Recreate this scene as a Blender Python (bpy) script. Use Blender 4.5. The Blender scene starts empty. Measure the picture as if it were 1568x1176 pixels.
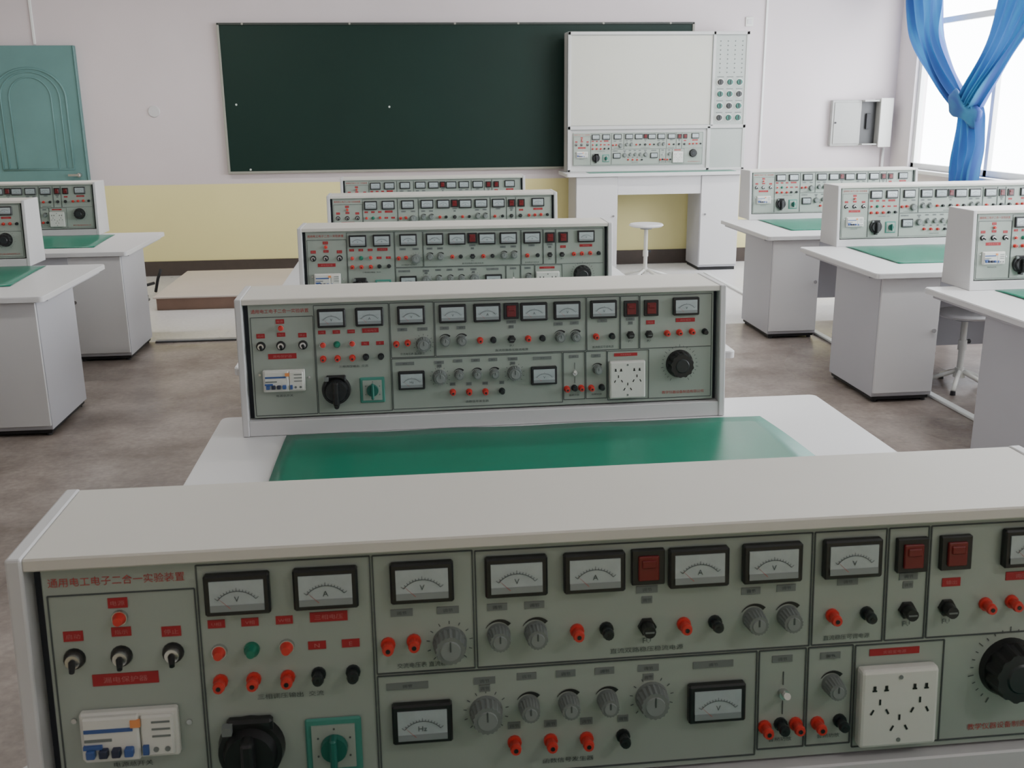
import bpy, bmesh, math, random
from mathutils import Matrix, Vector
random.seed(4)
S=1.15
W=1.22; H=0.337; ZD=0.6494; TILT=0.094
scene=bpy.context.scene
# ---------------------------------------------------------------- materials
MATS={}
def mat(name,col,rough=0.5,metal=0.0,noise=0.0,nscale=20.0,bump=0.0,spec=0.5,emit=None):
    if name in MATS: return MATS[name]
    m=bpy.data.materials.new(name); m.use_nodes=True
    nt=m.node_tree; b=nt.nodes['Principled BSDF']
    b.inputs['Base Color'].default_value=(*col,1); b.inputs['Roughness'].default_value=rough
    b.inputs['Metallic'].default_value=metal
    b.inputs['Specular IOR Level'].default_value=spec
    tc=nt.nodes.new('ShaderNodeTexCoord'); nz=nt.nodes.new('ShaderNodeTexNoise')
    nz.inputs['Scale'].default_value=nscale; nz.inputs['Detail'].default_value=4
    nt.links.new(tc.outputs['Object'],nz.inputs['Vector'])
    mx=nt.nodes.new('ShaderNodeMix'); mx.data_type='RGBA'
    n=max(noise,0.02)
    mx.inputs[6].default_value=(*[c*(1-n) for c in col],1); mx.inputs[7].default_value=(*[min(1,c*(1+n)) for c in col],1)
    nt.links.new(nz.outputs['Fac'],mx.inputs[0]); nt.links.new(mx.outputs[2],b.inputs['Base Color'])
    if bump:
        bp=nt.nodes.new('ShaderNodeBump'); bp.inputs['Strength'].default_value=bump; bp.inputs['Distance'].default_value=0.01
        nt.links.new(nz.outputs['Fac'],bp.inputs['Height']); nt.links.new(bp.outputs[0],b.inputs['Normal'])
    if emit:
        b.inputs['Emission Color'].default_value=(*col,1); b.inputs['Emission Strength'].default_value=emit
    MATS[name]=m; return m
def L(r,g,b):
    f=lambda c:(c/255/12.92 if c/255<=.04045 else ((c/255+.055)/1.055)**2.4)
    return (f(r),f(g),f(b))
M_frame=mat('console_white_laminate',L(206,205,206),.45,noise=.03,nscale=6)
M_top=mat('console_top_laminate',L(214,210,202),.5,noise=.03,nscale=5)
M_dark=mat('dark_gap',L(50,54,62),.6)
M_panel=mat('panel_grey_green',L(158,167,158),.38,noise=.05,nscale=3)
M_line=mat('panel_line',L(74,80,80),.6)
M_black=mat('black_plastic',L(30,31,33),.35)
M_face=mat('meter_face',L(172,182,184),.12,noise=.14,nscale=60)
M_faceg=mat('meter_lower',L(138,145,146),.2)
M_red=mat('red_label',L(164,36,44),.5)
M_grey=mat('grey_label',L(116,122,120),.5)
M_rpost=mat('red_post',L(208,62,54),.35)
M_gpost=mat('green_lamp',L(28,120,96),.3)
M_bpost=mat('black_post',L(34,40,42),.35)
M_knob=mat('knob_grey',L(118,124,122),.45)
M_knobt=mat('knob_cap',L(134,140,138),.4)
M_chrome=mat('chrome',L(200,200,200),.25,metal=.9)
M_white=mat('white_plastic',L(218,218,212),.35)
M_blue=mat('breaker_blue',L(60,90,150),.4)
M_navy=mat('breaker_lever',L(40,46,70),.4)
M_orange=mat('breaker_orange',L(232,150,90),.4)
M_gplate=mat('green_plate',L(70,140,126),.4)
M_gknob=mat('green_knob',L(30,105,92),.4)
M_rtext=mat('red_text',L(175,66,62),.6)
M_dtext=mat('dark_text',L(76,84,82),.6)
M_ltext=mat('light_text',L(190,110,108),.6)
M_rocker=mat('red_rocker',L(110,22,26),.3)
M_desk=mat('desk_laminate',L(218,217,218),.42,noise=.025,nscale=4)
M_deskb=mat('desk_body_grey',L(190,190,196),.45,noise=.03,nscale=3)
M_mat=mat('green_rubber',L(0,114,90),.33,noise=.08,nscale=9,bump=.05)
M_metal=mat('grey_metal',L(150,152,155),.4,metal=.5)
M_foot=mat('foot_black',L(35,35,38),.6)

# ---------------------------------------------------------------- builder
class B:
    def __init__(s): s.v=[];s.f=[];s.m=[];s.mats=[];s.sm=[]
    def mi(s,m):
        if m not in s.mats: s.mats.append(m)
        return s.mats.index(m)
    def add(s,vs,fs,m,smooth=False,M=None):
        o=len(s.v); i=s.mi(m)
        for p in vs:
            p=Vector(p)
            if M is not None: p=M@p
            s.v.append(tuple(p))
        for f in fs: s.f.append([a+o for a in f]); s.m.append(i); s.sm.append(smooth)
    def bm(s,b,m,smooth=False,M=None):
        b.verts.index_update()
        s.add([v.co[:] for v in b.verts],[[v.index for v in f.verts] for f in b.faces],m,smooth,M); b.free()
    def box(s,x0,x1,y0,y1,z0,z1,m,bev=0,M=None,seg=1):
        b=bmesh.new(); bmesh.ops.create_cube(b,size=1)
        for v in b.verts: v.co=((x0+x1)/2+v.co.x*(x1-x0),(y0+y1)/2+v.co.y*(y1-y0),(z0+z1)/2+v.co.z*(z1-z0))
        if bev: bmesh.ops.bevel(b,geom=b.edges[:],offset=bev,segments=seg,affect='EDGES',profile=.5)
        s.bm(b,m,False,M)
    def cyl(s,c,axis,r0,r1,h,m,n=16,M=None,smooth=True):
        ax=Vector(axis).normalized(); q=Vector((0,0,1)).rotation_difference(ax).to_matrix()
        vs=[]
        for k,(r,t) in enumerate([(r0,0),(r1,h)]):
            for i in range(n):
                a=2*math.pi*i/n; vs.append(Vector(c)+q@Vector((r*math.cos(a),r*math.sin(a),t)))
        side=[[i,(i+1)%n,n+(i+1)%n,n+i] for i in range(n)]
        s.add(vs,side,m,smooth,M)
        s.add(vs,[list(range(n))[::-1],list(range(n,2*n))],m,False,M)
    def prism(s,pts,z0,z1,m,M=None):
        n=len(pts)
        vs=[(x,y,z0) for x,y in pts]+[(x,y,z1) for x,y in pts]
        s.add(vs,[list(range(n))[::-1],list(range(n,2*n))]+[[i,(i+1)%n,n+(i+1)%n,n+i] for i in range(n)],m,False,M)
    def tube(s,path,r,m,n=8,M=None):
        path=[Vector(p) for p in path]; vs=[];fs=[]
        for k,p in enumerate(path):
            d=(path[min(k+1,len(path)-1)]-path[max(k-1,0)]).normalized()
            q=Vector((0,0,1)).rotation_difference(d).to_matrix()
            for i in range(n):
                a=2*math.pi*i/n; vs.append(p+q@Vector((r*math.cos(a),r*math.sin(a),0)))
        for k in range(len(path)-1):
            for i in range(n): fs.append([k*n+i,k*n+(i+1)%n,(k+1)*n+(i+1)%n,(k+1)*n+i])
        fs.append(list(range(n))[::-1]); fs.append([len(vs)-n+i for i in range(n)])
        s.add(vs,fs,m,True,M)
    def text(s,t,x,z,y,m,w=None,h=0.008,center=True):
        cu=bpy.data.curves.new('t','FONT'); cu.body=t; cu.size=1; cu.resolution_u=1
        o=bpy.data.objects.new('t',cu); scene.collection.objects.link(o)
        dg=bpy.context.evaluated_depsgraph_get(); me=bpy.data.meshes.new_from_object(o.evaluated_get(dg))
        if len(me.vertices):
            xs=[v.co.x for v in me.vertices]; ys=[v.co.y for v in me.vertices]
            bw=max(xs)-min(xs); bh=max(ys)-min(ys)
            sy=h/max(bh,1e-4); sx=(w/bw) if w else sy
            sx=min(sx,sy*1.3)
            cx=(max(xs)+min(xs))/2; cy=(max(ys)+min(ys))/2
            s.add([(x+(v.co.x-cx)*sx,y,z+(v.co.y-cy)*sy) for v in me.vertices],[list(p.vertices) for p in me.polygons],m)
        bpy.data.objects.remove(o); bpy.data.curves.remove(cu); bpy.data.meshes.remove(me)
    def mesh(s,name,warp=None):
        vs=s.v if warp is None else [warp(p) for p in s.v]
        me=bpy.data.meshes.new(name); me.from_pydata([(x*S,y*S,z*S) for x,y,z in vs],[],s.f)
        for m in s.mats: me.materials.append(m)
        me.polygons.foreach_set('material_index',s.m); me.polygons.foreach_set('use_smooth',s.sm)
        me.update(); return me
def obj(name,me,loc=(0,0,0),rz=0,parent=None):
    o=bpy.data.objects.new(name,me); scene.collection.objects.link(o)
    o.location=[c*S for c in loc]; o.rotation_euler=(0,0,rz)
    if parent: o.parent=parent
    return o

# ---------------------------------------------------------------- instrument panel
def build_panel(b):
    Y=0.014
    b.box(.016,W-.016,.030,.036,.030,H-.008,M_dark)
    b.box(.029,W-.029,Y,.030,.042,.321,M_panel,.0015)
    t=.0007; e=.0012
    def hl(x0,x1,z): b.box(x0,x1,Y-e,Y,z-t,z+t,M_line)
    def vl(x,z0,z1): b.box(x-t,x+t,Y-e,Y,z0,z1,M_line)
    def rect(x0,z0,x1,z1): hl(x0,x1,z0);hl(x0,x1,z1);vl(x0,z0,z1);vl(x1,z0,z1)
    rect(.034,.048,.183,.290); rect(.186,.048,.367,.315); rect(.370,.180,.477,.315)
    rect(.480,.180,.859,.314); rect(.862,.180,.946,.314); rect(.949,.180,.996,.314)
    rect(.370,.050,.798,.177); rect(.801,.056,.856,.177); rect(.859,.056,.912,.177)
    hl(.915,1.022,.176); vl(1.022,.050,.176); vl(.915,.050,.176); rect(.999,.180,1.186,.314); hl(.915,1.186,.050); vl(1.186,.05,.18)
    def meter(x,z,w=.068,h=.045,ch='A'):
        b.box(x-w/2,x+w/2,Y-.010,Y,z-h/2,z+h/2,M_black,.002)
        iw,ih=w-.012,h-.012
        b.box(x-iw/2,x+iw/2,Y-.0112,Y-.009,z-ih/2,z+ih/2,M_face)
        b.box(x-iw/2,x+iw/2,Y-.0118,Y-.009,z-ih/2,z-ih/2+.007,M_faceg)
        yy=Y-.0121
        R=.026; cz=z-.020; n=14
        for i in range(n+1):
            a=math.radians(140-100*i/n); r0=R-.0004; r1=R+(.0035 if i%7==0 else .002)
            c,sn=math.cos(a),math.sin(a); px,pz=-sn*.0003,c*.0003
            b.add([(x+c*r0-px,yy,cz+sn*r0-pz),(x+c*r0+px,yy,cz+sn*r0+pz),(x+c*r1+px,yy,cz+sn*r1+pz),(x+c*r1-px,yy,cz+sn*r1-pz)],[[0,1,2,3]],M_line)
        for i in range(n):
            a0=math.radians(140-100*i/n);a1=math.radians(140-100*(i+1)/n)
            q=[(x+math.cos(a)*r,yy,cz+math.sin(a)*r) for a,r in ((a0,R-.0007),(a1,R-.0007),(a1,R),(a0,R))]
            b.add(q,[[0,1,2,3]],M_line)
        a=math.radians(136); c,sn=math.cos(a),math.sin(a)
        b.add([(x+c*.010-.0003,yy,cz+sn*.010),(x+c*.010+.0005,yy,cz+sn*.010),(x+c*.027+.0003,yy,cz+sn*.027),(x+c*.027,yy,cz+sn*.027)],[[0,1,2,3]],M_rtext)
        b.text(ch,x,z-.003,yy,M_dtext,h=.006)
    for x,z,ch in [(.228,.284,'V'),(.320,.2845,'A'),(.422,.285,'V'),(.524,.2855,'V'),(.610,.285,'A'),(.727,.284,'A'),(.811,.284,'V'),(.904,.284,'V'),(1.117,.285,'V')]: meter(x,z,ch=ch)
    meter(.417,.123,.066,.046,'Hz'); meter(.750,.122,.066,.046,'V')
    def rocker(x,z):
        b.box(x-.0185,x+.0185,Y-.007,Y,z-.020,z+.020,M_black,.001)
        b.box(x-.0115,x+.0115,Y-.010,Y-.006,z-.014,z+.014,M_rocker,.001)
        b.box(x-.008,x+.008,Y-.012,Y-.009,z+.001,z+.010,M_rocker,.001)
    rocker(.670,.287); rocker(.975,.283); rocker(1.027,.283)
    def lab(x,z,w,h,m,tx=None):
        b.box(x-w/2,x+w/2,Y-.001,Y,z-h/2,z+h/2,m)
        if tx: b.text(tx,x,z,Y-.0014,M_ltext if m is M_red else M_line,w=w*.8,h=h*.5)
    for x,z,w,h,t2 in [(.104,.279,.020,.011,'电源'),(.105,.247,.020,.010,'指示'),(.056,.245,.020,.011,'启动'),(.156,.244,.020,.011,'停止'),(.105,.194,.068,.013,'漏电保护器'),
        (.203,.249,.018,.009,'U相'),(.238,.249,.018,.009,'V相'),(.274,.249,.018,.009,'W相'),(.321,.250,.040,.011,'三相电压'),(.307,.218,.019,.009,'N'),(.343,.218,.019,.009,'E'),
        (1.026,.246,.022,.010,'输出'),(1.117,.249,.050,.010,'调压输出'),(.962,.166,.060,.008,'实验室电源')]: lab(x,z,w,h,M_red,t2)
    for x,z,w in [(.399,.249,.024),(.449,.249,.024),(.503,.249,.022),(.544,.249,.022),(.670,.259,.024),(.670,.247,.012),(.789,.250,.022),(.830,.251,.022),(.902,.254,.024),(.974,.256,.022),(.974,.246,.012),
        (.402,.164,.046),(.487,.164,.024),(.534,.166,.022),(.578,.166,.022),(.622,.166,.022),(.672,.166,.024),(.747,.165,.047),(.828,.166,.024),(.885,.166,.024),
        (.519,.108,.014),(.560,.107,.014),(.601,.107,.014),(.643,.107,.012),(.487,.155,.012),(.672,.155,.012)]: lab(x,z,w,.008,M_grey,'调节')
    def post(x,z,m):
        b.cyl((x,Y,z),(0,-1,0),.0080,.0080,.003,m,12)
        b.cyl((x,Y-.003,z),(0,-1,0),.0050,.0066,.010,m,12)
        b.cyl((x,Y-.013,z),(0,-1,0),.0066,.0056,.003,m,12)
        b.cyl((x,Y-.0162,z),(0,-1,0),.0026,.0026,.0006,M_black,8)
    def lamp(x,z,m):
        b.cyl((x,Y,z),(0,-1,0),.0085,.0080,.004,M_chrome if m is not M_gpost else M_gpost,14)
        b.cyl((x,Y-.004,z),(0,-1,0),.0072,.0045,.008,m,14)
    def key(x,z):
        b.cyl((x,Y,z),(0,-1,0),.0115,.0105,.004,M_black,16)
        b.cyl((x,Y-.004,z),(0,-1,0),.0080,.0075,.005,M_chrome,16)
        b.cyl((x,Y-.009,z),(.25,-1,-.45),.0040,.0028,.012,M_black,10)
    def knob(x,z,r,tk=True):
        if tk:
            for i in range(11):
                a=math.radians(225-27*i); c,sn=math.cos(a),math.sin(a); r0,r1=r*1.22,r*1.42
                b.add([(x+c*r0-sn*.0005,Y-.0008,z+sn*r0+c*.0005),(x+c*r0+sn*.0005,Y-.0008,z+sn*r0-c*.0005),(x+c*r1+sn*.0005,Y-.0008,z+sn*r1-c*.0005),(x+c*r1-sn*.0005,Y-.0008,z+sn*r1+c*.0005)],[[0,1,2,3]],M_line)
        else:
            for i in range(9):
                a0=math.radians(150-12*i);a1=math.radians(150-12*(i+1)); w0=.0003+.00022*i
                q=[(x+math.cos(a)*rr,Y-.0008,z+math.sin(a)*rr) for a,rr in ((a0,r*1.3-w0),(a1,r*1.3-w0-.0002),(a1,r*1.3+w0+.0002),(a0,r*1.3+w0))]
                b.add(q,[[0,1,2,3]],M_black)
        b.cyl((x,Y,z),(0,-1,0),r*1.05,r,.004,M_knob,24)
        vs=[];n=36
        for k,(rr,d) in enumerate([(r*.98,.004),(r*.86,.018)]):
            for i in range(n):
                a=2*math.pi*i/n; q=rr*(1+(.05 if i%2 else -.04)); vs.append((x+q*math.cos(a),Y-d,z+q*math.sin(a)))
        b.add(vs,[[i,(i+1)%n,n+(i+1)%n,n+i] for i in range(n)]+[[n+i for i in range(n)]],M_knob)
        b.cyl((x,Y-.018,z),(0,-1,0),r*.62,r*.58,.0015,M_knobt,20)
        b.box(x-.0008,x+.0008,Y-.0202,Y-.017,z,z+r*.6,M_dtext,M=None)
    lamp(.105,.263,M_rpost)
    for x in (.055,.103,.156): key(x,.220)
    lamp(.204,.218,M_rpost); lamp(.238,.218,M_gpost); lamp(.275,.219,M_rpost)
    for x in (.203,.238,.274): post(x,.184,M_rpost)
    for x in (.307,.344): post(x,.185,M_bpost)
    for x,z,m in [(.383,.214,M_rpost),(.411,.216,M_rpost),(.591,.216,M_rpost),(.624,.216,M_bpost),(.712,.216,M_rpost),(.748,.216,M_bpost),(.885,.215,M_rpost),(.926,.215,M_bpost),
        (1.069,.217,M_rpost),(1.101,.218,M_rpost),(1.134,.219,M_rpost),(1.168,.218,M_bpost),(.519,.088,M_rpost),(.560,.087,M_rpost),(.601,.086,M_rpost),(.643,.086,M_bpost),
        (.809,.084,M_rpost),(.828,.086,M_bpost),(.846,.085,M_rpost),(.872,.084,M_rpost),(.899,.085,M_bpost)]: post(x,z,m)
    knob(.450,.211,.018)
    for x in (.504,.545,.793,.833): knob(x,.217,.0125,False)
    knob(.488,.127,.018); knob(.676,.130,.018)
    for x in (.536,.581,.625): knob(x,.131,.0115,False)
    knob(.888,.131,.0115,False)
    def fuse(x,z):
        b.cyl((x,Y,z),(0,-1,0),.0105,.0105,.004,M_black,6,smooth=False); b.cyl((x,Y-.004,z),(0,-1,0),.0078,.0070,.011,M_black,14)
        b.box(x-.005,x+.005,Y-.0158,Y-.014,z-.0008,z+.0008,M_grey)
        b.text('FU',x,z-.017,Y-.001,M_dtext,h=.006)
    fuse(.670,.216); fuse(.974,.216); fuse(1.022,.216)
    b.cyl((.830,Y,.124),(0,-1,0),.006,.006,.005,M_chrome,10); b.cyl((.830,Y-.004,.124),(-.15,-1,.5),.0026,.004,.016,M_white,10)
    for zz in (.142,.106): b.box(.8295,.8305,Y-.001,Y,zz-.008,zz+.008,M_line)
    # circuit breaker
    b.box(.056,.157,Y-.010,Y,.108,.162,M_white,.002)
    b.box(.060,.118,Y-.016,Y-.008,.110,.160,M_white,.002); b.box(.119,.153,Y-.014,Y-.008,.112,.158,M_white,.002)
    for i in range(4): b.box(.064+i*.013,.073+i*.013,Y-.023,Y-.014,.118,.127,M_navy if i%3 else M_blue,.001)
    b.box(.061,.080,Y-.0195,Y-.014,.127,.131,M_blue); b.box(.062,.112,Y-.0168,Y-.015,.144,.148,M_blue); b.box(.062,.090,Y-.0168,Y-.015,.134,.137,M_grey)
    b.box(.110,.120,Y-.0175,Y-.014,.148,.156,M_orange); b.box(.121,.127,Y-.0175,Y-.013,.116,.126,M_blue)
    for zz in (.150,.142,.134): b.box(.131,.150,Y-.0148,Y-.013,zz,zz+.002,M_grey)
    for x in (.134,.146): b.cyl((x,Y-.014,.120),(0,-1,0),.003,.003,.001,M_grey,8)
    b.cyl((.048,Y,.15),(0,-1,0),.003,.003,.002,M_chrome,8); b.cyl((.167,Y,.14),(0,-1,0),.003,.003,.002,M_chrome,8)
    b.text('电源总开关',.105,.096,Y-.001,M_dtext,w=.05,h=.006)
    # large rotary switch
    b.box(.207,.256,Y-.012,Y,.118,.143,M_black,.003)
    b.cyl((.231,Y,.106),(0,-1,0),.036,.034,.012,M_black,32); b.cyl((.231,Y-.012,.106),(0,-1,0),.029,.025,.010,M_black,32)
    b.box(.224,.238,Y-.038,Y-.018,.074,.132,M_black,.004,seg=2)
    b.cyl((.231,Y,.068),(0,-1,0),.007,.006,.02,M_black,12)
    b.box(.204,.214,Y-.02,Y-.01,.132,.141,M_grey)
    # green rotary switch
    b.box(.289,.350,Y-.004,Y,.070,.134,M_gplate,.002); b.box(.296,.343,Y-.006,Y-.003,.077,.127,M_panel)
    b.cyl((.320,Y-.005,.102),(0,-1,0),.015,.014,.008,M_gknob,20); b.box(.3165,.3235,Y-.026,Y-.010,.083,.121,M_gknob,.002)
    for a in range(6):
        an=a*math.pi/3+.5; b.cyl((.320+.020*math.cos(an),Y-.006,.102+.021*math.sin(an)),(0,-1,0),.0012,.0012,.0006,M_dtext,6)
    b.text('三相调压输出  交流',.276,.163,Y-.001,M_dtext,w=.085,h=.006)
    # captions
    b.text('通用电工电子二合一实验装置',.105,.3045,Y-.001,M_rtext,w=.138,h=.010)
    b.text('交流电压表 直流稳压',.422,.188,Y-.001,M_dtext,w=.06,h=.006)
    b.text('直流双路稳压稳流电源',.670,.189,Y-.001,M_dtext,w=.09,h=.006)
    b.text('直流稳压可调电源',.903,.188,Y-.001,M_dtext,w=.055,h=.006)
    b.text('函数信号发生器',.580,.062,Y-.001,M_dtext,w=.07,h=.006)
    b.text('音频功放',.828,.067,Y-.001,M_dtext,w=.035,h=.005); b.text('音频功放',.886,.067,Y-.001,M_dtext,w=.035,h=.005)
    b.text('教学仪器设备制造有限公司',1.112,.064,Y-.001,M_rtext,w=.11,h=.008)
    # wall socket
    b.box(.917,1.010,Y-.015,Y,.057,.152,M_white,.004,seg=2)
    def hole(x,z,w,h,a=0):
        c,sn=math.cos(a),math.sin(a)
        q=[(x+u*c-v*sn,Y-.0156,z+u*sn+v*c) for u,v in ((-w,-h),(w,-h),(w,h),(-w,h))]
        b.add(q,[[0,1,2,3]],M_black)
    for sx in (-1,1):
        cx=.9635+sx*.024
        for dx in (-.007,.007): hole(cx+dx,.131,.0017,.003); hole(cx+dx,.128,.0028,.0010)
        hole(cx,.114,.0012,.0035); hole(cx-.009,.102,.0012,.0035,-.5); hole(cx+.009,.102,.0012,.0035,.5)
    hole(.9635,.094,.0012,.0035); hole(.955,.081,.0012,.0035,-.5); hole(.972,.081,.0012,.0035,.5)
    for x,z in ((.9635,.143),(.9635,.066)): b.cyl((x,Y-.015,z),(0,-1,0),.0025,.0025,.001,M_grey,8)
    for i in range(25):
        a=math.radians(240-12.5*i); c,sn=math.cos(a),math.sin(a); r0,r1=.043,(.050 if i%4==0 else .047)
        x,z=1.103,.137
        b.add([(x+c*r0-sn*.0006,Y-.0008,z+sn*r0+c*.0006),(x+c*r0+sn*.0006,Y-.0008,z+sn*r0-c*.0006),(x+c*r1+sn*.0006,Y-.0008,z+sn*r1-c*.0006),(x+c*r1-sn*.0006,Y-.0008,z+sn*r1+c*.0006)],[[0,1,2,3]],M_line)
    b.cyl((1.103,Y,.137),(0,-1,0),.036,.034,.007,M_black,36)
    vs=[];n=48
    for rr,d in [(.032,.007),(.029,.027)]:
        for i in range(n):
            a=2*math.pi*i/n; q=rr*(1+(.04 if (i//2)%2 else -.03)); vs.append((1.103+q*math.cos(a),Y-d,.137+q*math.sin(a)))
    b.add(vs,[[i,(i+1)%n,n+(i+1)%n,n+i] for i in range(n)]+[[n+i for i in range(n)]],M_black)
    b.cyl((1.103,Y-.027,.137),(0,-1,0),.018,.016,.002,M_bpost,24)

def warp(p):
    x,y,z=p
    k=1-min(max(y/.2,0),1)
    return (x,y-TILT*(H-z)*k,z)
b=B()
D=.202
b.box(0,.017,0,D,0,H,M_frame,.003,seg=2); b.box(W-.017,W,0,D,0,H,M_frame,.003,seg=2)
b.box(.016,W-.016,.002,D-.002,H-.015,H-.001,M_top,.002)
b.box(.016,W-.016,.002,D-.002,0,.038,M_frame,.002)
b.box(.016,W-.016,D-.012,D-.004,.03,H-.01,M_frame)
build_panel(b)
console_me=b.mesh('electrical_training_console_mesh',warp)
b=B(); build_panel(b); panel_me=b.mesh('instrument_panel_mesh')

# ---------------------------------------------------------------- workbench
def rrect(x0,x1,y0,y1,r,n=6):
    pts=[]
    for cx,cy,a0 in ((x1-r,y1-r,0),(x0+r,y1-r,90),(x0+r,y0+r,180),(x1-r,y0+r,270)):
        for i in range(n+1):
            a=math.radians(a0+90*i/n); pts.append((cx+r*math.cos(a),cy+r*math.sin(a)))
    return pts
DW=1.61; PO=.045
b=B()
b.prism(rrect(0,DW,-.82,.15,.02),ZD-.024,ZD-.003,M_desk); b.prism(rrect(.003,DW-.003,-.817,.147,.018),ZD-.003,ZD,M_desk)
def pedestal(x0,x1,hinge):
    b.box(x0,x1,-.775,-.27,.03,ZD-.024,M_deskb,.002)
    b.box(x0+.004,x1-.004,-.788,-.775,.05,ZD-.03,M_desk,.002)
    kx=x1-.03 if hinge>0 else x0+.03
    b.cyl((kx,-.788,.36),(0,-1,0),.006,.011,.016,M_chrome,14)
    b.box(x0+.01,x1-.01,-.765,-.28,.012,.032,M_foot)
    for fx in (x0+.03,x1-.03):
        for fy in (-.75,-.30): b.cyl((fx,fy,0),(0,0,1),.014,.012,.03,M_foot,10)
pedestal(PO,PO+.31,1); pedestal(DW-PO-.31,DW-PO,-1)
b.box(.34,DW-.34,-.295,-.275,.16,ZD-.024,M_deskb,.001)
b.box(.34,DW-.34,-.790,-.772,ZD-.075,ZD-.024,M_deskb,.001)
for x in (.02,DW-.06): b.box(x,x+.04,-.70,.10,ZD-.040,ZD-.024,M_deskb,.001)
bench_me=b.mesh('laboratory_workbench_mesh')
def mat_mesh(w,d):
    vs=[];fs=[];nx,ny=40,14
    for k in (0,1):
        for j in range(ny+1):
            for i in range(nx+1):
                x=w*i/nx;y=-d*j/ny
                z=.0006+.0012*(math.sin(x*19)+1)*(.5+.5*math.sin(y*11+x*3))+(.0035 if (i==0 or i==nx) else 0)*abs(math.sin(y*9))
                vs.append((x+.012*math.sin(3*y)*(1 if i==nx else .3)+(.06*j/ny if i==nx else 0),y,z+(.0022 if k else 0)))
    N=(nx+1)*(ny+1)
    for j in range(ny):
        for i in range(nx):
            a=j*(nx+1)+i
            fs.append([a,a+1,a+nx+2,a+nx+1]); fs.append([N+a,N+a+nx+1,N+a+nx+2,N+a+1])
    ring=[i for i in range(nx+1)]+[j*(nx+1)+nx for j in range(1,ny+1)]+[ny*(nx+1)+i for i in range(nx-1,-1,-1)]+[j*(nx+1) for j in range(ny-1,0,-1)]
    for k in range(len(ring)):
        a,c=ring[k],ring[(k+1)%len(ring)]; fs.append([a,N+a,N+c,c])
    q=B(); q.add(vs,fs,M_mat,True); return q.mesh('green_rubber_mat_mesh')
mat_me=mat_mesh(1.20,.64)

def station(xc,yc,ph,xd,yd,mx,dy=-.042):
    obj('laboratory_workbench',bench_me,(xd,yd,0))
    obj('electrical_training_console',console_me,(xc,yc,ZD+.0003),ph)
    obj('green_rubber_mat',mat_me,(mx,yc+dy,ZD))
cen=[(-.003,0,.0031,-.082,-.037),(-.0013,1.4531,.0143,-.082,-.036),(.0007,2.95,-.02,-.135,-.066),(.0069,4.4329,0,-.16,-.04),(-.0028,5.814,0,-.16,-.04)]
for x,y,ph,xd,dy in cen: station(x,y,ph,xd,y,.105,dy)
for xc,yc,xd,yd in [(2.80,1.50,2.67,1.45),(2.80,3.08,2.66,3.02),(2.82,4.50,2.62,4.36),(2.80,5.93,2.61,5.80)]: station(xc,yc,0,xd,yd,xd+.25)
for xc,yc,xd,yd in [(-2.75,1.50,-3.0,1.45),(-2.75,3.06,-3.0,3.0),(-2.76,4.52,-2.78,4.36),(-2.79,5.88,-2.79,5.80)]: station(xc,yc,0,xd,yd,xd+.12)

# ---------------------------------------------------------------- stools
def stool(loc,rz=0,k=1.0,sp=1.0):
    q=B()
    h=.375*k
    q.cyl((0,0,h),(0,0,1),.13,.145,.012,M_desk,32); q.cyl((0,0,h+.012),(0,0,1),.145,.135,.012,M_desk,32)
    q.cyl((0,0,h-.02),(0,0,1),.05,.05,.02,M_metal,16)
    q.cyl((0,0,.06),(0,0,1),.016,.016,h-.075,M_white,14); q.cyl((0,0,.20),(0,0,1),.022,.022,.05,M_white,14)
    q.cyl((0,0,.24),(1,0,0),.006,.012,.045,M_foot,10)
    q.cyl((0,0,.055),(0,0,1),.03,.022,.05,M_white,14)
    for i in range(5):
        a=i*2*math.pi/5; c,s_=math.cos(a)*sp,math.sin(a)*sp
        q.tube([(.02*c,.02*s_,.085),(.09*c,.09*s_,.060),(.18*c,.18*s_,.022)],.012,M_white)
        q.cyl((.175*c,.175*s_,0),(0,0,1),.014,.012,.022,M_foot,10)
    obj('lab_stool',q.mesh('lab_stool_mesh'),loc,rz)
stool((3.24,3.80,0),.3); stool((2.42,7.36,0),.25,1.2,1.25); stool((3.28,2.25,0),.1)

# ---------------------------------------------------------------- room shell
YW=8.26; XR=4.95; XL=-4.2; YB=-3.2; ZC=2.9
def wallmat(name,up,low,zs):
    m=bpy.data.materials.new(name); m.use_nodes=True; nt=m.node_tree; bs=nt.nodes['Principled BSDF']; bs.inputs['Roughness'].default_value=.75
    g=nt.nodes.new('ShaderNodeNewGeometry'); sp=nt.nodes.new('ShaderNodeSeparateXYZ'); nt.links.new(g.outputs['Position'],sp.inputs[0])
    gt=nt.nodes.new('ShaderNodeMath'); gt.operation='GREATER_THAN'; gt.inputs[1].default_value=zs*S; nt.links.new(sp.outputs['Z'],gt.inputs[0])
    mx=nt.nodes.new('ShaderNodeMix'); mx.data_type='RGBA'; mx.inputs[6].default_value=(*low,1); mx.inputs[7].default_value=(*up,1); nt.links.new(gt.outputs[0],mx.inputs[0])
    nz=nt.nodes.new('ShaderNodeTexNoise'); nz.inputs['Scale'].default_value=1.3; nz.inputs['Detail'].default_value=6; nt.links.new(g.outputs['Position'],nz.inputs['Vector'])
    rp=nt.nodes.new('ShaderNodeMapRange'); rp.inputs['To Min'].default_value=.90; rp.inputs['To Max'].default_value=1.05; nt.links.new(nz.outputs['Fac'],rp.inputs[0])
    mm=nt.nodes.new('ShaderNodeMix'); mm.data_type='RGBA'; mm.blend_type='MULTIPLY'; mm.inputs[0].default_value=1
    nt.links.new(mx.outputs[2],mm.inputs[6]); nt.links.new(rp.outputs[0],mm.inputs[7]); nt.links.new(mm.outputs[2],bs.inputs['Base Color'])
    return m
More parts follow.
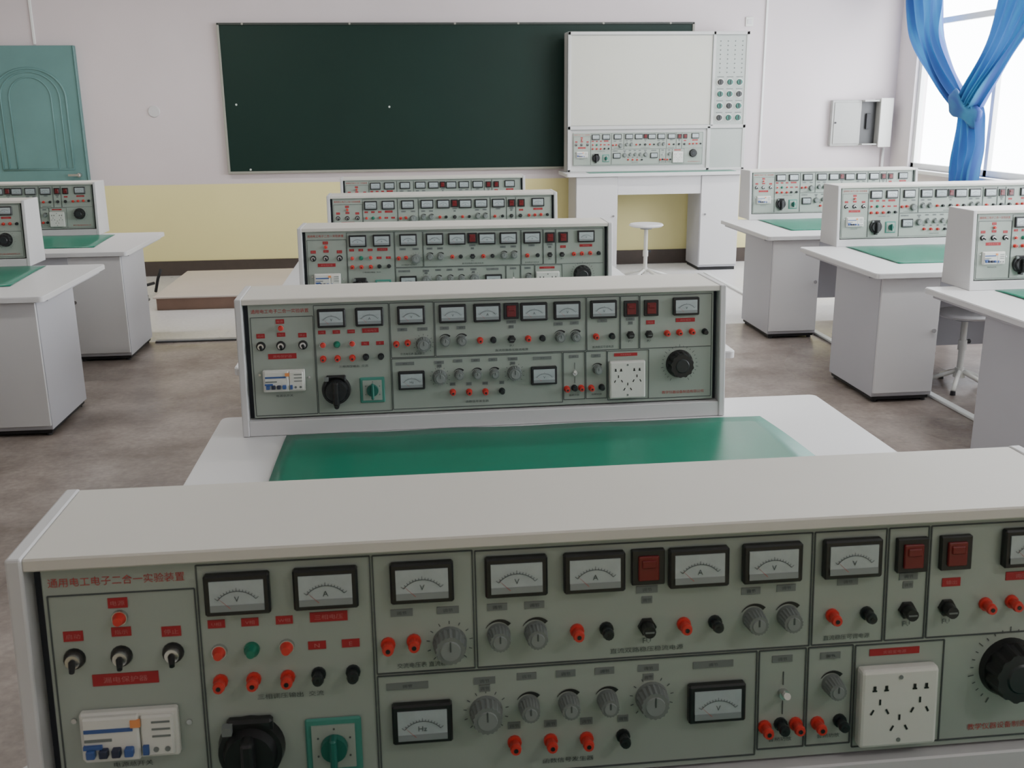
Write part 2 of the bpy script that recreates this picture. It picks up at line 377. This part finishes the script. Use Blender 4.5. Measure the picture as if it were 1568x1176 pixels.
M_wall=wallmat('painted_wall',L(216,206,208),L(238,228,164),.80)
M_wallr=wallmat('painted_wall_white',L(220,212,213),L(220,212,209),.80)
M_ceil=mat('ceiling_paint',L(228,226,222),.8)
M_trim=mat('white_window_frame',L(228,230,228),.4)
M_base=mat('dark_baseboard',L(74,64,58),.6,noise=.15)
fm=bpy.data.materials.new('terrazzo_concrete_floor'); fm.use_nodes=True; nt=fm.node_tree; bs=nt.nodes['Principled BSDF']
g=nt.nodes.new('ShaderNodeNewGeometry'); n1=nt.nodes.new('ShaderNodeTexNoise'); n1.inputs['Scale'].default_value=1.9; n1.inputs['Detail'].default_value=10; n1.inputs['Roughness'].default_value=.68
n2=nt.nodes.new('ShaderNodeTexNoise'); n2.inputs['Scale'].default_value=38; n2.inputs['Detail'].default_value=4
n3=nt.nodes.new('ShaderNodeTexNoise'); n3.inputs['Scale'].default_value=.7; n3.inputs['Detail'].default_value=3
for n in (n1,n2,n3): nt.links.new(g.outputs['Position'],n.inputs['Vector'])
cr=nt.nodes.new('ShaderNodeValToRGB'); cr.color_ramp.elements[0].position=.36; cr.color_ramp.elements[0].color=(*L(112,99,91),1); cr.color_ramp.elements[1].position=.64; cr.color_ramp.elements[1].color=(*L(162,151,144),1)
nt.links.new(n1.outputs['Fac'],cr.inputs[0])
sp=nt.nodes.new('ShaderNodeSeparateXYZ'); nt.links.new(g.outputs['Position'],sp.inputs[0])
gt=nt.nodes.new('ShaderNodeMath'); gt.operation='GREATER_THAN'; gt.inputs[1].default_value=5.51*S; nt.links.new(sp.outputs['Y'],gt.inputs[0])
mx=nt.nodes.new('ShaderNodeMix'); mx.data_type='RGBA'; nt.links.new(gt.outputs[0],mx.inputs[0]); nt.links.new(cr.outputs[0],mx.inputs[6]); mx.inputs[7].default_value=(*L(216,214,213),1)
m2=nt.nodes.new('ShaderNodeMix'); m2.data_type='RGBA'; m2.blend_type='OVERLAY'; m2.inputs[0].default_value=.35; nt.links.new(mx.outputs[2],m2.inputs[6]); nt.links.new(n2.outputs['Fac'],m2.inputs[7])
m3=nt.nodes.new('ShaderNodeMix'); m3.data_type='RGBA'; m3.blend_type='OVERLAY'; m3.inputs[0].default_value=.35; nt.links.new(m2.outputs[2],m3.inputs[6]); nt.links.new(n3.outputs['Fac'],m3.inputs[7])
nt.links.new(m3.outputs[2],bs.inputs['Base Color'])
mr=nt.nodes.new('ShaderNodeMapRange'); mr.inputs['From Min'].default_value=.35; mr.inputs['From Max'].default_value=.65; mr.inputs['To Min'].default_value=.22; mr.inputs['To Max'].default_value=.5; nt.links.new(n3.outputs['Fac'],mr.inputs[0]); nt.links.new(mr.outputs[0],bs.inputs['Roughness'])
def shell(name,boxes,m):
    q=B()
    for bx in boxes: q.box(*bx,m)
    return obj(name,q.mesh(name))
T=.12
shell('floor',[(XL-T,XR+T,YB-T,YW+T,-.1,0)],fm)
shell('ceiling',[(XL-T,XR+T,YB-T,YW+T,ZC,ZC+.1)],M_ceil)
shell('wall_front',[(XL-T,XR+T,YW,YW+T,0,ZC)],M_wall)
shell('wall_left',[(XL-T,XL,YB,YW,0,ZC)],M_wall)
shell('wall_back',[(XL-T,XR+T,YB-T,YB,0,ZC)],M_wall)
wins=[(6.0,7.92),(3.9,5.6),(1.9,3.5),(-.25,1.45)]
Z0,Z1=.86,2.62
bx=[(XR,XR+T,YB,YW,0,Z0),(XR,XR+T,YB,YW,Z1,ZC)]
ys=[YB]+[v for w in sorted(wins) for v in w]+[YW]
for i in range(0,len(ys),2): bx.append((XR,XR+T,ys[i],ys[i+1],Z0,Z1))
shell('wall_right',bx,M_wallr)
shell('baseboard_front',[(XL,XR,YW-.012,YW,0,.13)],M_base)
for k,(a,c) in enumerate(wins):
    q=B(); xw=XR+.05
    def fr(y0,y1,z0,z1): q.box(xw-.02,xw+.02,y0,y1,z0,z1,M_trim,.002)
    fr(a,c,Z0,Z0+.05);fr(a,c,Z1-.05,Z1);fr(a,a+.05,Z0,Z1);fr(c-.05,c,Z0,Z1)
    mid=(a+c)/2-.25; fr(mid-.025,mid+.025,Z0,Z1-.5); fr(a,c,Z1-.55,Z1-.50)
    q.box(XR-.06,XR+.03,a-.04,c+.04,Z0-.03,Z0,M_trim,.003)
    obj('window_%d'%(k+1),q.mesh('window'))
    ld=bpy.data.lights.new('window_portal','AREA'); ld.shape='RECTANGLE'; ld.size=(c-a)*S; ld.size_y=(Z1-Z0)*S; ld.cycles.is_portal=True
    lo=bpy.data.objects.new('sky_portal',ld); scene.collection.objects.link(lo); lo.location=((XR+.1)*S,(a+c)/2*S,(Z0+Z1)/2*S)
    lo.rotation_euler=Matrix(((0,0,1),(1,0,0),(0,1,0))).to_euler()
q=B(); q.box(3.672,3.690,YW-.015,YW,0.13,ZC,M_trim,.002); obj('trim_1',q.mesh('trim_1'))
q=B(); q.box(-2.62,-2.60,YW-.015,YW,1.97,ZC,M_trim,.002); obj('trim_2',q.mesh('trim_2'))

# blackboard
M_bb=mat('blackboard_green',L(15,42,35),.5,noise=.14,nscale=2.0,spec=.3)
M_bf=mat('blackboard_frame',L(150,150,140),.4)
M_bfshade=mat('blackboard_frame_shade',L(52,58,54),.5)  # shadow along the top rail, painted in as a darker frame colour
q=B(); x0,x1,z0,z1=-1.10,3.006,.898,2.122
q.box(x0,x1,YW-.03,YW-.002,z0,z1,M_bb)
q.box(x0-.012,x1+.012,YW-.042,YW-.002,z1-.004,z1+.014,M_bfshade,.002); q.box(x0-.012,x1+.012,YW-.046,YW-.002,z0-.012,z0+.008,M_bf,.002)
q.box(x0-.014,x0+.006,YW-.042,YW-.002,z0-.01,z1+.01,M_bf,.002); q.box(x1-.006,x1+.014,YW-.042,YW-.002,z0-.01,z1+.01,M_bf,.002)
M_chalk=mat('chalk',L(205,212,205),.8)
for x,z in ((.31,1.44),(-1.0,1.47),(-.92,.92)): q.cyl((x,YW-.03,z),(0,-1,0),.009,.008,.003,M_chalk,10)
for x in (-.9,.0,.9,1.45,2.2,2.8): q.cyl((x,YW-.042,z1+.005),(0,-1,0),.010,.008,.004,M_bf,8)
obj('blackboard',q.mesh('blackboard'))

# teal door
M_door=mat('teal_door_paint',L(102,142,140),.4,noise=.18,nscale=2.5)
q=B(); dx0,dx1,dz=-3.08,-2.30,1.96
M_doord=mat('teal_door_groove',L(88,128,126),.45,noise=.1,nscale=3)
q.box(dx0,dx1,YW-.05,YW-.002,.0,dz,M_door,.004)
q.box(dx0-.035,dx0,YW-.06,YW-.002,0,dz+.035,M_doord,.003); q.box(dx1,dx1+.012,YW-.06,YW-.002,0,dz,M_doord,.003)
def arch(inset,r,m):
    xa,xb=dx0+inset,dx1-inset; cx=(xa+xb)/2; hw=(xb-xa)/2
    pts=[(xa,YW-.052,.95)]+[(cx-hw*math.cos(math.pi*i/18),YW-.052,dz-.42+(.30-inset*.6)*math.sin(math.pi*i/18)) for i in range(19)]+[(xb,YW-.052,.95),(xa,YW-.052,.95)]
    q.tube(pts,r,m,6)
arch(.10,.009,M_door); arch(.15,.007,M_door); arch(.22,.006,M_door)
for ins in (.10,.15):
    q.tube([(dx0+ins,YW-.052,.12+ins*.5),(dx1-ins,YW-.052,.12+ins*.5),(dx1-ins,YW-.052,.85-ins*.5),(dx0+ins,YW-.052,.85-ins*.5),(dx0+ins,YW-.052,.12+ins*.5)],.009,M_door,6)
q.cyl((dx1-.06,YW-.05,.90),(0,-1,0),.02,.018,.03,M_chrome,14); q.box(dx1-.15,dx1-.05,YW-.09,YW-.075,.89,.91,M_chrome,.003)
obj('door_1',q.mesh('door_1'))

# podium platform
M_wood=mat('podium_wood',L(140,112,98),.5,noise=.25,nscale=8); M_ptop=mat('podium_top',L(206,194,186),.4,noise=.08,nscale=3)
q=B(); q.box(-1.44,1.40,6.60,7.82,0,.088,M_wood,.002); q.box(-1.46,1.42,6.58,7.84,.088,.102,M_ptop,.003)
for x in (-.7,0,.7): q.box(x-.002,x+.002,6.596,6.60,.004,.084,M_foot)
obj('podium_platform',q.mesh('podium_platform'))
q=B()
for i,(xa,ya,xb,yb,za,zb) in enumerate([(-1.85,7.0,-1.60,7.25,.02,.10),(-1.80,7.2,-1.58,6.95,.12,.02),(-1.90,7.1,-1.62,7.1,.02,.02),(-1.72,6.9,-1.70,7.3,.03,.15),(-1.62,7.35,-1.55,7.3,.012,.20)]):
    q.tube([(xa,ya,za),((xa+xb)/2,(ya+yb)/2,(za+zb)/2+.02),(xb,yb,zb)],.012,M_metal if i%2 else M_foot)
q.box(-1.86,-1.74,7.02,7.14,0,.05,M_white,.004)
obj('metal_scrap_pile',q.mesh('metal_scrap_pile'))
for (xa,xb,y) in ((-1.2,-.2,5.51),(1.55,2.5,5.51)):
    q=B(); q.box(xa,xb,y-.022,y+.022,0,.012,M_metal,.003); q.box(xa,xb,y-.03,y-.022,0,.004,M_foot); obj('floor_cable_trunking',q.mesh('floor_cable_trunking'))
q=B(); q.box(3.00,3.04,.4,7.6,0,.014,M_trim,.003); q.box(3.04,3.047,.4,7.6,0,.004,M_foot); obj('floor_cable_trunking',q.mesh('floor_cable_trunking'))

# teacher desk
TD=.87; q=B(); tx0,tx1,ty0,ty1=1.80,3.40,7.72,8.20
q.prism(rrect(tx0,tx1,ty0,ty1,.02),TD-.028,TD,M_desk)
def tped(xa,xb,k):
    q.box(xa,xb,ty0+.06,ty1-.02,.03,TD-.028,M_deskb,.002); q.box(xa+.005,xb-.005,ty0+.048,ty0+.06,.05,TD-.035,M_desk,.002)
    q.cyl((k,ty0+.048,.5),(0,-1,0),.006,.01,.015,M_chrome,12); q.box(xa+.01,xb-.01,ty0+.07,ty1-.03,0,.03,M_foot)
tped(tx0+.09,tx0+.46,tx0+.42); tped(tx1-.40,tx1-.05,tx1-.36)
q.box(tx0+.46,tx1-.40,ty0+.06,ty0+.08,TD-.19,TD-.028,M_desk,.002)
q.box(tx0+.2,tx1-.1,ty0+.02,ty0+.19,TD,TD+.003,M_mat)
obj('teacher_desk',q.mesh('teacher_desk'))
# demonstration cabinet
M_dw=mat('demo_board_white',L(198,198,188),.5,noise=.03,nscale=4); M_dg=mat('demo_board_grey',L(174,180,175),.5)
M_df=mat('demo_frame',L(196,196,194),.45)
x0,x1,z0,z1=1.842,3.435,TD+.001,2.04; yf,yb=7.945,8.14
q=B()
q.box(x0,x1,yf+.014,yb,z0,z1,M_df,.003)
xm=3.125; zm=1.25
for a in ((x0,x0+.028,z0,z1),(x1-.028,x1,z0,z1),(x0,x1,z1-.028,z1),(x0,x1,zm-.02,zm+.012),(xm-.012,xm+.012,zm,z1),(x0,x1,z0,z0+.02),(x0+1.245,x0+1.275,z0,zm)):
    q.box(a[0],a[1],yf,yf+.02,a[2],a[3],M_df,.003)
q.box(x0+.02,xm-.01,yf+.006,yf+.016,zm+.005,z1-.02,M_dw)
q.box(xm+.01,x1-.02,yf+.006,yf+.016,zm+.005,z1-.02,M_dg); q.box(x0+1.27,x1-.02,yf+.006,yf+.016,z0+.01,zm-.01,M_dg)
q.box(x0+.02,xm-.01,yf+.002,yf+.006,zm+.012,zm+.015,M_grey); q.box(xm-.016,xm-.012,yf-.001,yf+.006,zm,z1-.02,M_grey)
for zz in (z1-.03,zm-.022): q.box(x0+.01,x1-.01,yf-.001,yf+.002,zz,zz+.003,M_grey)
q.box(x0,x0+.004,yf-.002,yf+.02,z0,z1,M_grey)
for r in range(8):
    for c in range(4):
        x=xm+.055+c*.065; z=z1-.08-r*.037
        q.cyl((x,yf+.007,z),(0,-1,0),.006,.005,.005,M_grey,8)
for r in range(4):
    for c in range(3):
        x=xm+.065+c*.085; z=1.62-r*.10
        q.cyl((x,yf+.007,z),(0,-1,0),.034,.032,.004,M_white,16); q.cyl((x,yf+.003,z),(0,-1,0),.026,.022,.020,M_gknob if (r+c)%3 else M_black,16)
        q.box(x-.004,x+.004,yf-.022,yf-.015,z-.018,z+.018,M_black); q.box(x-.03,x+.03,yf+.005,yf+.007,z+.040,z+.047,M_grey)
demo=obj('demonstration_console_cabinet',q.mesh('demonstration_console_cabinet'))
obj('instrument_panel',panel_me,(x0+.022,yf-.012,z0+.012),0,demo)

# electrical wall box with open door
M_box=mat('grey_painted_steel',L(160,160,156),.45,noise=.04); M_boxl=mat('light_painted_steel',L(205,205,200),.35)
M_boxd=mat('box_interior',L(62,62,62),.5)
q=B(); yo=YW-.004
q.box(4.33,4.61,yo-.05,yo,1.05,1.46,M_box,.004); q.box(4.35,4.59,yo-.056,yo-.05,1.07,1.44,M_box,.003)
q.cyl((4.365,yo-.056,1.26),(0,-1,0),.009,.009,.008,M_foot,10)
q.box(4.61,4.755,yo-.035,yo,1.07,1.45,M_boxd,.002); q.box(4.61,4.755,yo-.11,yo-.035,1.445,1.46,M_box); q.box(4.61,4.755,yo-.11,yo-.035,1.06,1.072,M_box)
q.box(4.66,4.70,yo-.06,yo-.035,1.2,1.34,M_foot,.002)
q.box(4.755,4.875,yo-.13,yo-.115,1.04,1.475,M_boxl,.003); q.box(4.755,4.77,yo-.115,yo,1.05,1.465,M_box,.002)
obj('electrical_distribution_box',q.mesh('electrical_distribution_box'))
q=B(); q.cyl((-1.70,YW,1.42),(0,-1,0),.05,.045,.012,M_frame,24); obj('junction_box_cover',q.mesh('junction_box_cover'))
q=B(); q.box(3.49,3.56,YW-.012,YW,2.10,2.18,M_white,.003); q.box(3.505,3.545,YW-.016,YW-.01,2.12,2.16,M_frame,.002); obj('light_switch_plate',q.mesh('light_switch_plate'))
q=B(); q.tube([(4.86,YW-.03,.0),(4.86,YW-.03,1.03)],.012,M_trim); obj('trim_3',q.mesh('trim_3'))

# ---------------------------------------------------------------- curtain
cm=bpy.data.materials.new('blue_curtain_fabric'); cm.use_nodes=True; nt=cm.node_tree; bs=nt.nodes['Principled BSDF']; out=nt.nodes['Material Output']
bs.inputs['Roughness'].default_value=.8
tr=nt.nodes.new('ShaderNodeBsdfTranslucent'); tr.inputs[0].default_value=(*L(50,118,175),1); ms=nt.nodes.new('ShaderNodeMixShader'); ms.inputs[0].default_value=.14
wv=nt.nodes.new('ShaderNodeTexNoise'); wv.inputs['Scale'].default_value=3; cr=nt.nodes.new('ShaderNodeValToRGB')
cr.color_ramp.elements[0].color=(*L(46,70,136),1); cr.color_ramp.elements[1].color=(*L(52,132,172),1); cr.color_ramp.elements[0].position=.46; cr.color_ramp.elements[1].position=.70
nt.links.new(wv.outputs['Fac'],cr.inputs[0]); nt.links.new(cr.outputs[0],bs.inputs['Base Color'])
nt.links.new(bs.outputs[0],ms.inputs[1]); nt.links.new(tr.outputs[0],ms.inputs[2]); nt.links.new(ms.outputs[0],out.inputs[0])
def sheet(q,keys,nf,ph,amp=.045):
    vs=[];fs=[];NU=72;NV=48
    for j in range(NV+1):
        t=j/NV*(len(keys)-1); i0=min(int(t),len(keys)-2); f=t-i0
        P=[keys[max(i0-1,0)],keys[i0],keys[i0+1],keys[min(i0+2,len(keys)-1)]]
        def cr_(k):
            a,b_,c,d=[p[k] for p in P]
            return .5*((2*b_)+(-a+c)*f+(2*a-5*b_+4*c-d)*f*f+(-a+3*b_-3*c+d)*f**3)
        z,yc,w,xo=[cr_(k) for k in range(4)]
        for i in range(NU+1):
            u=i/NU
            ampl=amp*(.5+.5*min(1,.25/max(w,.05)))
            x=XR-.13-xo+ampl*math.sin(u*nf*2*math.pi+ph+.8*math.sin(z*3))+.012*math.sin(u*31+z*9)
            vs.append((x,yc+(u-.5)*w,z+.015*math.sin(u*9+z*4)))
    for j in range(NV):
        for i in range(NU):
            a=j*(NU+1)+i; fs.append([a,a+1,a+NU+2,a+NU+1])
    q.add(vs,fs,cm,True)
q=B()
sheet(q,[(2.72,7.76,.62,0),(2.2,7.62,.52,.0),(1.95,7.50,.46,.01),(1.72,7.26,.40,.02),(1.52,6.98,.32,.03),(1.38,6.76,.24,.03)],4,0)
sheet(q,[(2.72,6.0,.80,0),(2.2,6.16,.66,.0),(1.95,6.28,.52,.01),(1.72,6.44,.38,.03),(1.52,6.60,.30,.04),(1.38,6.70,.24,.04)],5,1)
sheet(q,[(1.43,6.72,.24,.03),(1.32,6.68,.34,.03),(1.12,6.68,.38,.02),(.90,6.72,.38,.02),(.50,6.74,.42,.02)],4,2)
vs=[];n=28;m_=16;fs=[]
for i in range(n):
    for j in range(m_):
        a=2*math.pi*i/n;c=2*math.pi*j/m_; R=.11;r=.058*(1+.3*math.sin(3*a)+.12*math.sin(5*c))
        vs.append((XR-.17+(.5*(R+r*math.cos(c))*math.cos(a)),6.74+(R+r*math.cos(c))*math.sin(a)*1.2,1.39+r*1.3*math.sin(c)+.07*math.sin(a)))
for i in range(n):
    for j in range(m_): fs.append([i*m_+j,((i+1)%n)*m_+j,((i+1)%n)*m_+(j+1)%m_,i*m_+(j+1)%m_])
q.add(vs,fs,cm,True)
q.tube([(XR-.13,5.5,2.74),(XR-.13,8.1,2.74)],.012,M_metal)
obj('blue_curtain',q.mesh('blue_curtain'))

# fill lamps: unseen ceiling fixtures added to brighten the room
def fill_lamp(x,y,e):
    q=B(); q.box(x-.55,x+.55,y-.07,y+.07,ZC-.05,ZC,M_trim,.004)
    for dy in (-.035,.035): q.cyl((x-.52,y+dy,ZC-.065),(1,0,0),.013,.013,1.04,mat('fill_lamp_tube',(1,1,.97),.4,emit=1.0),12)
    o=obj('added_fill_lamp',q.mesh('added_fill_lamp'))
    ld=bpy.data.lights.new('fill_light','AREA'); ld.shape='RECTANGLE'; ld.size=1.1*S; ld.size_y=.15*S; ld.energy=e; ld.color=(1,.97,.92)
    lo=bpy.data.objects.new('fill_light',ld); scene.collection.objects.link(lo); lo.location=(x*S,y*S,(ZC-.09)*S); lo.parent=o
for x,y,e in ((-1.6,-1.4,3),(2.6,-1.4,16),(-1.6,2.6,18),(2.6,2.6,28),(-1.6,6.4,36),(2.6,6.4,36)): fill_lamp(x,y,e)

w=bpy.data.worlds.new('sky'); scene.world=w; w.use_nodes=True; nt=w.node_tree; bg=nt.nodes['Background']
bg.inputs[0].default_value=(.91,.95,1.0,1); bg.inputs[1].default_value=15.0

cam=bpy.data.cameras.new('camera'); cam.sensor_width=36; cam.lens=36*1544.65/1568; cam.clip_start=.05
cam.dof.use_dof=True; cam.dof.focus_distance=2.8; cam.dof.aperture_fstop=18
co=bpy.data.objects.new('camera',cam); scene.collection.objects.link(co)
co.matrix_world=Matrix.Translation((.4162*S,-.9889*S,1.4256*S))@Matrix.Rotation(-.1025,4,'Z')@Matrix.Rotation(1.3031,4,'X')@Matrix.Rotation(-.0100,4,'Z')
scene.camera=co
